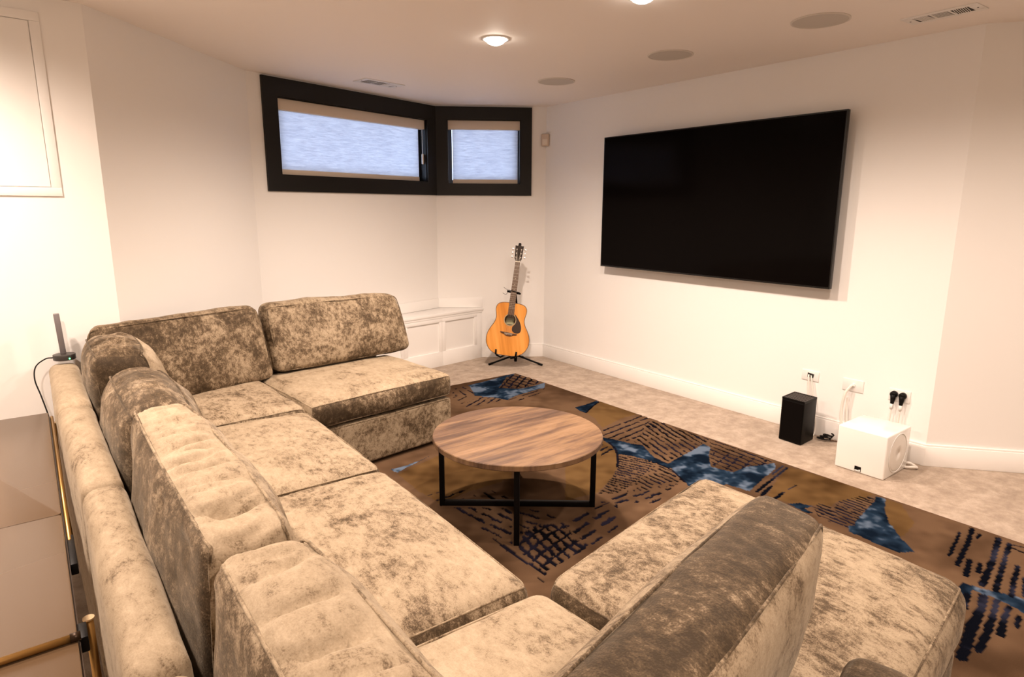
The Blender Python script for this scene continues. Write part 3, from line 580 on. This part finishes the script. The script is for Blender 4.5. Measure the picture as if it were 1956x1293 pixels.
# ------------------------------------------------------------------ television
tv = thing('television', 'large black flat-screen television mounted on the white wall', 'television', (3.93, 2.88, .975))
ty0, ty1, tz0, tz1, tx = 1.894, 3.871, .975, 2.034, 3.912
MB().box(tx+.002, tx+.028, ty0, ty1, tz0, tz1).build('housing', TVFRAME, tv, bevel=.002)
MB().box(tx-.001, tx+.003, ty0+.008, ty1-.008, tz0+.011, tz1-.008).build('screen', TVGLASS, tv)
bz = MB()
for r in ((ty0, ty1, tz1-.008, tz1), (ty0, ty1, tz0, tz0+.011), (ty0, ty0+.008, tz0+.011, tz1-.008), (ty1-.008, ty1, tz0+.011, tz1-.008)): bz.box(tx-.002, tx+.003, *r)
bz.build('bezel', TVFRAME, tv)
MB().box(tx+.028, 4.0075, 2.5, 3.27, 1.25, 1.75).build('wall_mount', BLACKM, tv)

# ------------------------------------------------------------------ motion sensor in the corner
sn = thing('motion_sensor', 'small beige motion sensor high in the corner between window and television', 'sensor', (3.985, 4.72, 2.03))
dn = Vector((-.80, -.60)); R = Matrix.Translation((3.985, 4.715, 2.085)) @ Matrix.Rotation(math.atan2(dn.x, -dn.y), 4, 'Z')
SENS = mat('sensor_plastic', (.62, .50, .40), .5)
MB().box(-.036, .036, -.022, .012, -.055, .055, R).build('body', SENS, sn, bevel=.008, seg=3)
MB().box(-.024, .024, -.0245, -.02, -.045, .008, R).build('lens', mat('sensor_lens', (.75, .66, .56), .3), sn, bevel=.002)

# ------------------------------------------------------------------ subwoofer, black speaker box
sub = thing('subwoofer', 'glossy white cube subwoofer on the carpet by the wall', 'subwoofer', (3.735, 1.468, 0))
MB().box(3.584, 3.885, 1.335, 1.602, .0, .252).build('cabinet', WHITEGLOSS, sub, bevel=.008, seg=3)
Ry = Matrix.Translation((3.735, 1.3348, .127)) @ Matrix.Rotation(math.radians(90), 4, 'X')
MB().lathe([(.108, 0), (.115, 0), (.114, .003), (.109, .003)], 48, Ry).build('driver_ring', WHITEGLOSS, sub, True)
MB().lathe([(.0005, .0045), (.05, .004), (.095, .002), (.108, .001), (.108, -.004), (.0005, -.004)], 48, Ry).build('driver_cone', mat('cone_white', (.78, .74, .68), .4), sub, True)
bd = MB().box(3.5815, 3.5845, 1.455, 1.489, .010, .038).build('badge', BLACKP, sub)
MB().box(3.5808, 3.5817, 1.457, 1.487, .0115, .0175).build('badge_bar', PLASTIC, bd)
MB().box(3.5808, 3.5817, 1.457, 1.465, .018, .022).build('badge_mark', PLASTIC, bd)
sp = thing('speaker_box', 'tall black box speaker with a slatted top on the carpet below the left outlet', 'speaker', (3.81, 1.96, 0))
cs = [(3.730, 2.034), (3.722, 1.880), (3.893, 1.890), (3.902, 2.046)]
b_, t_ = slab(cs, .003, .272); MB().hexa(b_, t_).build('cabinet', BLACKP, sp, bevel=.003)
cc = [Vector(p) for p in cs]; ctr = sum(cc, Vector((0, 0)))/4
rim = MB()
for i in range(4):
    p, q = cc[i], cc[(i+1) % 4]; pi, qi = ctr+(p-ctr)*.90, ctr+(q-ctr)*.90
    rim.hexa([(a.x, a.y, .272) for a in (p, q, qi, pi)], [(a.x, a.y, .286) for a in (p, q, qi, pi)])
rim.build('top_rim', BLACKP, sp)
for i in range(11):
    f = (i+.5)/11; a = ctr+((cc[0]*(1-f)+cc[1]*f)-ctr)*.90; b = ctr+((cc[3]*(1-f)+cc[2]*f)-ctr)*.90; wv = (cc[1]-cc[0]).normalized()*.0030
    MB().hexa([(p.x, p.y, .274) for p in (a-wv, a+wv, b+wv, b-wv)], [(p.x, p.y, .284) for p in (a-wv, a+wv, b+wv, b-wv)]).build('slat', mat('slat_grey', (.05, .04, .034), .5) if 'slat_grey' not in bpy.data.materials else bpy.data.materials['slat_grey'], sp)
fa, fb = cc[0], cc[1]; e = Vector((-.002, 0))
MB().hexa([(p.x, p.y, .012) for p in (fa+e+(fb-fa)*.06, fa+e+(fb-fa)*.97, fa+(fb-fa)*.97, fa+(fb-fa)*.06)], [(p.x, p.y, .266) for p in (fa+e+(fb-fa)*.06, fa+e+(fb-fa)*.97, fa+(fb-fa)*.97, fa+(fb-fa)*.06)]).build('front_grille', mat('black_cloth', (.004, .003, .0025), .9, spec=.04), sp)

# ------------------------------------------------------------------ wall plates and cords
WX = 4.008
def plate(y0, y1, z0, z1, lab, name='wall_outlet'):
    t = thing(name, lab, 'outlet', (WX, (y0+y1)/2, (z0+z1)/2), 'wall plates low on the television wall'); MB().box(WX-.006, WX, y0, y1, z0, z1).build('cover_plate', PLASTIC, t, bevel=.002); return t
p1 = plate(1.948, 2.062, .353, .420, 'white wall plate with a recessed cable opening above the black speaker')
MB().box(WX-.0075, WX-.005, 1.978, 2.024, .372, .408).build('opening_rim', PLASTIC, p1)
MB().prism([(1.982, .374), (2.022, .376), (2.022, .406), (1.978, .400)], (WX-.0082, WX-.0072), Matrix(((0, 0, 1, 0), (1, 0, 0, 0), (0, 1, 0, 0), (0, 0, 0, 1)))).build('opening', DARKGAP, p1)
p2 = plate(1.668, 1.794, .344, .420, 'plain white wall plate with one cable, in the middle of three')
MB().cyl((0, 0, 0), .012, .006, 20, Matrix.Translation((WX-.006, 1.728, .385)) @ Matrix.Rotation(math.radians(-90), 4, 'Y')).build('cable_gland', PLASTIC, p2)
p3 = plate(1.404, 1.521, .344, .416, 'white double power outlet holding two black plugs, at the right')
for y in (1.435, 1.492): MB().box(WX-.008, WX-.005, y-.017, y+.017, .350, .410).build('socket', PLASTIC, p3, bevel=.002)
def cord(pts, r, lab, material, name='cord', n=8, group=None):
    o = MB().tube(spline(pts, n), r, 8).build(name, material, None, True); return tag(o, lab, 'cord', group)
CW = mat('white_cord', (.80, .75, .68), .5)
cord([(WX-.012, 2.012, .392), (3.985, 2.005, .37), (3.978, 1.99, .25), (3.982, 1.97, .10), (3.97, 1.96, .02), (3.93, 1.965, .012)], .0055, 'thin white cord hanging from the left wall plate behind the black speaker', CW)
cord([(WX-.012, 1.996, .390), (3.990, 1.985, .36), (3.984, 1.955, .22), (3.985, 1.93, .08), (3.96, 1.92, .012), (3.92, 1.925, .008)], .004, 'second thinner white cord running beside it from the left wall plate', CW)
cord([(WX-.013, 1.728, .385), (3.985, 1.738, .375), (3.968, 1.758, .32), (3.965, 1.765, .2), (3.955, 1.74, .05), (3.93, 1.70, .012), (3.93, 1.62, .010)], .0085, 'thick white cable coming out of the middle wall plate', CW)
cord([(WX-.014, 1.752, .30), (3.983, 1.745, .22), (3.984, 1.73, .10), (3.965, 1.70, .02), (3.95, 1.66, .010)], .004, 'thin white wire hanging beside the thick white cable', CW)
for y, yb, lab in ((1.488, 1.495, 'black plug with a white cord in the left socket of the double outlet'), (1.440, 1.452, 'black plug with a white cord in the right socket of the double outlet')):
    t = thing('power_plug', lab, 'plug', (3.985, y, .38), 'plugs in the double outlet')
    Mp = Matrix.Translation((WX-.008, y, .385)) @ Matrix.Rotation(math.radians(-90), 4, 'Y')
    MB().lathe([(.0005, 0), (.020, 0), (.020, .018), (.012, .028), (.0005, .029)], 24, Mp).build('plug_head', BLACKP, t, True)
    MB().tube([(3.984, y, .385), (3.982, y, .355), (3.981, y+.001, .330)], .01, 10, rad=[.017, .013, .010]).build('plug_neck', BLACKP, t, True)
    MB().tube([(3.981, y+.001, .332), (3.981, y+.001, .296)], .0085, 10).build('cord_tag', PLASTIC, t, True)
    MB().tube(spline([(3.981, y+.001, .300), (3.978, y+.004, .22), (3.965, yb, .10), (3.95, yb+.01, .02), (3.92, yb+.03, .012)], 6), .0045, 8).build('plug_cord', CW, t, True)
ring = [(3.90+.034*math.cos(a), 1.322+.034*math.sin(a), .012+.006*math.sin(a*2)) for a in np.linspace(0, 2*math.pi*1.15, 26)]
tag(MB().tube(ring, .008, 8).build('cable_coil', CW, None, True), 'coil of thick white cable on the carpet behind the subwoofer', 'cord')
cl_ = []
for a in np.linspace(0, 2*math.pi*3, 60): cl_.append((3.925+.020*math.cos(a)+.002*a/3, 1.845+.040*math.sin(a)*(1-.02*a)-.002*a, .010+.0022*a))
tag(MB().tube(cl_, .0045, 8).build('cable_coil', BLACKP, None, True), 'bundle of black cord on the carpet beside the black speaker', 'cord')
cord([(3.95, 1.81, .008), (3.975, 1.77, .006), (3.982, 1.70, .006), (3.982, 1.62, .006)], .0045, 'thin brown cord lying along the baseboard behind the subwoofer', mat('brown_cord', (.16, .10, .06), .6))

# ------------------------------------------------------------------ guitar stand and guitar
Gx = Vector((.78, -.626, 0)).normalized(); Gn = Vector((-Gx.y*-1*-1, 0, 0)); Gn = Vector((-.626, -.78, 0)).normalized()
tilt = math.radians(9); roll = math.radians(7.0)
up = (Vector((0, 0, 1))*math.cos(tilt)-Gn*math.sin(tilt)); fn = (Gn*math.cos(tilt)+Vector((0, 0, 1))*math.sin(tilt))
X_ = (Gx*math.cos(roll)-up*math.sin(roll)); Y_ = (up*math.cos(roll)+Gx*math.sin(roll))
P0 = Vector((3.440, 4.600, .118))
GM = Matrix(((X_.x, Y_.x, fn.x, P0.x), (X_.y, Y_.y, fn.y, P0.y), (X_.z, Y_.z, fn.z, P0.z), (0, 0, 0, 1)))
gt = bpy.data.objects.new('acoustic_guitar', None); COL.objects.link(gt); gt.location = P0
tag(gt, 'honey-coloured acoustic guitar with a dark pickguard resting on a black stand', 'guitar')
half = [(0, 0), (.06, .002), (.115, .014), (.160, .045), (.190, .095), (.1975, .145), (.190, .195), (.168, .245), (.145, .285), (.132, .320), (.130, .350), (.136, .385), (.141, .415), (.137, .445), (.118, .470), (.085, .482), (.045, .486), (0, .487)]
hs = [(p.x, p.y) for p in spline([(x, y, 0) for x, y in half], 4)]
outl = hs+[(-x, y) for x, y in reversed(hs[1:-1])]
def gobj(mb, name, material, par, smooth=False, bevel=0):
    mb.v = [tuple(GM @ Vector(v)) for v in mb.v]; return mb.build(name, material, par, smooth, bevel)
D0, D1 = 0.0, .10      # body depth, front face at D1
def annulus(inner, z): pass
n = len(outl)
hole_c, hole_r = (0.0, .330), .050
hole = [(hole_c[0]+hole_r*math.cos(2*math.pi*i/n+math.pi/2*-1), hole_c[1]+hole_r*math.sin(2*math.pi*i/n-math.pi/2)) for i in range(n)]
# side wall + back
mb = MB(); vs = [(x, y, z) for z in (D0, D1-.003) for x, y in outl]; mb.add(vs, [tuple(range(n))]+[(i, (i+1) % n, n+(i+1) % n, n+i) for i in range(n)]); gobj(mb, 'body_sides', GSIDE, gt, 'auto')
mb = MB(); vs = [(x, y, D1) for x, y in outl]+[(x, y, D1) for x, y in hole]+[(x, y, D1-.004) for x, y in hole]+[(x, y, D1-.003) for x, y in outl]
fs = [(i, (i+1) % n, n+(i+1) % n, n+i) for i in range(n)]+[(n+i, n+(i+1) % n, 2*n+(i+1) % n, 2*n+i) for i in range(n)]+[(i, (i+1) % n, 3*n+(i+1) % n, 3*n+i) for i in range(n)]
mb.add(vs, fs); gobj(mb, 'soundboard', SPRUCE, gt, 'auto')
ins = [(x*.985, .24+(y-.24)*.985, D1+.001) for x, y in outl]; mb = MB().tube([(x, y, D1) for x, y in outl], .0025, 6, closed=True); gobj(mb, 'binding', ROSEWOOD, gt, True)
mb = MB().lathe([(.050, .0), (.058, .0), (.058, .0012), (.050, .0012)], 48, Matrix.Translation((0, .330, D1))); gobj(mb, 'rosette', mat('rosette_inlay', (.42, .31, .17), .4), gt)
mb = MB().box(-.04, .035, .285, .345, .006, .0075); gobj(mb, 'paper_label', GLABEL, gt)
pg = spline([(.030, .392, 0), (.058, .365, 0), (.090, .32, 0), (.108, .272, 0), (.106, .230, 0), (.080, .214, 0), (.046, .218, 0), (.026, .240, 0), (.028, .270, 0), (.048, .296, 0), (.056, .33, 0), (.046, .362, 0)], 4)
mb = MB().prism([(p.x, p.y) for p in pg], (D1+.0003, D1+.002)); gobj(mb, 'pickguard', PICKG, gt)
mb = MB().prism([(-.078, .218), (.078, .208), (.074, .196), (.045, .192), (.018, .180), (-.018, .182), (-.045, .198), (-.074, .206)], (D1, D1+.009)); br = gobj(mb, 'bridge', ROSEWOOD, gt, bevel=.001)
mb = MB().box(-.038, .038, .203, .206, D1+.009, D1+.013); gobj(mb, 'saddle', IVORY, br)
for i in range(6): mb = MB().cyl((-.030+i*.012, .196-abs(i-2.5)*.0006, D1+.008), .0028, .005, 8); gobj(mb, 'bridge_pin', IVORY, br)
NT = .862              # nut
mb = MB(); w0, w1 = .029, .022
mb.hexa([(-w0, .375, D1), (w0, .375, D1), (w1, NT, D1), (-w1, NT, D1)], [(-w0, .375, D1+.007), (w0, .375, D1+.007), (w1, NT, D1+.007), (-w1, NT, D1+.007)]); fb_ = gobj(mb, 'fretboard', ROSEWOOD, gt)
mb = MB(); mb.hexa([(-w0+.004, .47, D1-.022), (w0-.004, .47, D1-.022), (w1-.003, NT, D1-.016), (-w1+.003, NT, D1-.016)], [(-w0, .47, D1), (w0, .47, D1), (w1, NT, D1), (-w1, NT, D1)]); gobj(mb, 'neck', GSIDE, gt)
scale = NT-.2045
for k in range(1, 19):
    y = NT-scale*(1-2**(-k/12)); 
    if y < .38: break
    w = w1+(w0-w1)*(NT-y)/(NT-.375); mb = MB().box(-w, w, y-.0009, y+.0009, D1+.007, D1+.0085); gobj(mb, 'fret', STEEL, fb_)
    if k in (5, 7, 9): mb = MB().cyl((0, y+.012, D1+.0068), .003, .0008, 10); gobj(mb, 'fret_marker', IVORY, fb_)
mb = MB().box(-w1, w1, NT, NT+.006, D1, D1+.010); gobj(mb, 'nut', IVORY, gt)
hd = [(-.022, NT+.006), (.022, NT+.006), (.033, NT+.03), (.036, NT+.10), (.039, NT+.148), (.016, NT+.146), (.012, NT+.156), (-.012, NT+.156), (-.016, NT+.146), (-.039, NT+.148), (-.036, NT+.10), (-.033, NT+.03)]
mb = MB().prism(hd, (D1-.012, D1+.004)); hs_ = gobj(mb, 'headstock', mat('dark_headstock', (.022, .012, .008), .2, coat=.5), gt)
mb = MB().cyl((0, NT+.162, D1-.008), .013, .012, 18); gobj(mb, 'headstock_finial', BLACKP, gt)
for sd_ in (-1, 1):
    for k in range(3):
        y = NT+.042+.036*k
        mb = MB().cyl((sd_*.021, y, D1+.004), .0055, .006, 12); pgm = gobj(mb, 'tuning_post', CHROME, gt)
        mb = MB().tube([(sd_*.034, y, D1-.006), (sd_*.052, y, D1-.006)], .0025, 6); gobj(mb, 'peg_shaft', CHROME, pgm)
        mb = MB().box(sd_*.058-.008, sd_*.058+.008, y-.008, y+.008, D1-.010, D1-.002); gobj(mb, 'tuning_key', BLACKP if k == 9 else CHROME, pgm, bevel=.002)
for i in range(6):
    mb = MB().tube([(-.027+i*.0108, .2045, D1+.014), (-.0165+i*.0066, NT+.003, D1+.0105), ((-.021 if i < 3 else .021), NT+.042+.036*(i if i < 3 else 5-i), D1+.008)], .0006, 4); gobj(mb, 'string', STEEL, gt)
# stand
hubp = Vector((3.60, 4.66, 0))
gs = thing('guitar_stand', 'black tubular guitar stand with three feet in the corner by the bench', 'stand', (hubp.x, hubp.y, 0))
c0 = Vector((hubp.x, hubp.y, .075))
for e in ((3.345, 4.748, .008), (3.742, 4.428, .008), (3.80, 4.80, .008)):
    v = Vector(e); MB().tube([c0, c0+(v-c0)*.15+Vector((0, 0, .008)), v], .0085, 10).build('foot', BLACKM, gs, True)
    k = (v-c0).normalized(); MB().tube([v-k*.045, v], .011, 10).build('rubber_cap', BLACKP, gs, True)
MB().tube([(hubp.x, hubp.y, .02), (hubp.x, hubp.y, .15)], .02, 14, rad=[.014, .024]).build('hub', BLACKM, gs, True)
# post rises behind the guitar to the neck yoke
def gpt(x, y, z): return GM @ Vector((x, y, z))
yk = gpt(.012, .585, D1-.045)
MB().tube([(hubp.x, hubp.y, .10), gpt(.05, .05, -.035), gpt(.045, .45, -.03), gpt(.022, .56, D1-.06), yk], .009, 10).build('post', BLACKM, gs, True)
MB().tube([gpt(-.055, .588, D1+.016), gpt(-.055, .586, D1-.03), gpt(-.03, .584, D1-.045), gpt(.03, .58, D1-.045), gpt(.058, .578, D1-.03), gpt(.058, .578, D1+.018)], .0085, 10).build('neck_yoke', BLACKM, gs, True)
MB().tube([gpt(-.05, .598, D1+.014), gpt(.054, .588, D1+.016)], .0035, 8).build('yoke_strap', BLACKP, gs, True)
MB().tube(spline([gpt(-.055, .600, D1+.01), gpt(-.075, .606, D1+.02), gpt(-.095, .618, D1+.03)], 4), .0022, 6).build('strap_end', GRAYMETAL, gs, True)
MB().tube(spline([gpt(-.055, .58, D1+.01), gpt(-.068, .556, D1+.02), gpt(-.098, .566, D1+.03)], 4), .0022, 6).build('strap_end', GRAYMETAL, gs, True)
for s in (-1, 1):
    MB().tube([(hubp.x, hubp.y, .13), gpt(s*.05-.0, -.030, -.02), gpt(s*.088, -.014, -.012), gpt(s*.092, .000+.012, .05), gpt(s*.092, -.006+.012, D1+.012), gpt(s*.094, .034+.012, D1+.024)], .0085, 10).build('cradle_arm', BLACKM, gs, True)

# ------------------------------------------------------------------ aerial device on the sofa back, with its cable
dv_ = thing('wireless_device', 'grey upright bar on a dark round base with a green light, on the sofa back', 'device', (.078, 3.62, .742))
DZ = .7415
MB().cyl((.080, 3.645, DZ), .046, .027, 40).build('base', PUCK, dv_, 'auto', bevel=.003)
MB().box(-.012, .012, -.010, .010, 0, .195, Matrix.Translation((.078, 3.66, DZ+.026)) @ Matrix.Rotation(math.radians(-2), 4, 'Y')).build('upright_bar', GRAYMETAL, dv_, bevel=.003)
MB().cyl((0, 0, 0), .0035, .003, 10, Matrix.Translation((.098, 3.602, DZ+.010)) @ Matrix.Rotation(math.radians(90), 4, 'X')).build('status_light', LED, dv_)
cord([(.036, 3.645, DZ+.014), (.005, 3.645, DZ+.012), (-.035, 3.62, DZ-.015), (-.045, 3.59, DZ-.07), (-.03, 3.54, DZ-.14), (-.012, 3.42, DZ-.22), (.001, 3.30, .42), (.001, 3.28, .2), (-.01, 3.28, .02)], .003, 'thin black cable drooping from the wireless device down behind the sofa', BLACKP)

# ------------------------------------------------------------------ glass console table behind the sofa
ct = thing('console_table', 'console table with a smoked glass top and brass rails behind the sofa', 'table', (-.2, 2.3, 0))
cx0, cx1, cy0, cy1, cz = -.44, -.0135, .85, 3.24, .60
def rrect(x0, x1, y0, y1, r, n=6):
    o = []
    for (cx, cy, a) in ((x1-r, y1-r, 0), (x0+r, y1-r, 90), (x0+r, y0+r, 180), (x1-r, y0+r, 270)):
        for i in range(n+1): t = math.radians(a+90*i/n); o.append((cx+r*math.cos(t), cy+r*math.sin(t)))
    return o
MB().prism(rrect(cx0, cx1, 2.103, cy1, .012), (cz-.010, cz)).build('glass_panel', GLASSTOP, ct, bevel=.0015)
MB().prism(rrect(cx0, cx1, cy0, 2.100, .012), (cz-.010, cz)).build('glass_panel', GLASSTOP, ct, bevel=.0015)
MB().box(cx1-.004, cx1+.004, cy0, cy1-.02, cz-.05, cz-.012).build('side_trim', BRONZE, ct)
MB().box(cx0, cx0+.01, cy0, cy1-.02, cz-.05, cz-.012).build('side_trim', BRONZE, ct)
MB().tube([(cx1+.010, 1.95, cz-.02), (cx1+.010, cy1-.01, cz-.02)], .0065, 12).build('side_rail', BRASS, ct, True)
MB().tube([(cx0, 1.43, cz+.008), (cx1-.004, 1.43, cz+.008)], .008, 12).build('cross_rail', BRASS, ct, True)
MB().tube([(cx1-.012, 1.43, cz+.008), (cx1+.006, 1.43, cz+.008)], .0095, 12).build('rail_socket', BRONZE, ct, True)
MB().box(cx1+.004, cx1+.020, 1.80, 1.98, cz-.045, cz-.015).build('bracket', BLACKM, ct, bevel=.002)
MB().box(cx1+.002, cx1+.018, 1.44, 1.50, cz-.04, cz-.005).build('bracket', BLACKM, ct, bevel=.002)
for (x, y, zt) in ((.0105, 1.67, .50), (.004, 3.20, .56), (cx0+.02, 1.67, .58), (cx0+.02, 3.20, .58)):
    l = MB().tube([(x, y, 0), (x, y, zt)], .0095, 14).build('leg', BRASS, ct, True)
    MB().cyl((x, y, zt), .0125, .004, 20).build('leg_cap', mat('pale_brass', (.75, .58, .36), .3, .8) if 'pale_brass' not in bpy.data.materials else bpy.data.materials['pale_brass'], l)
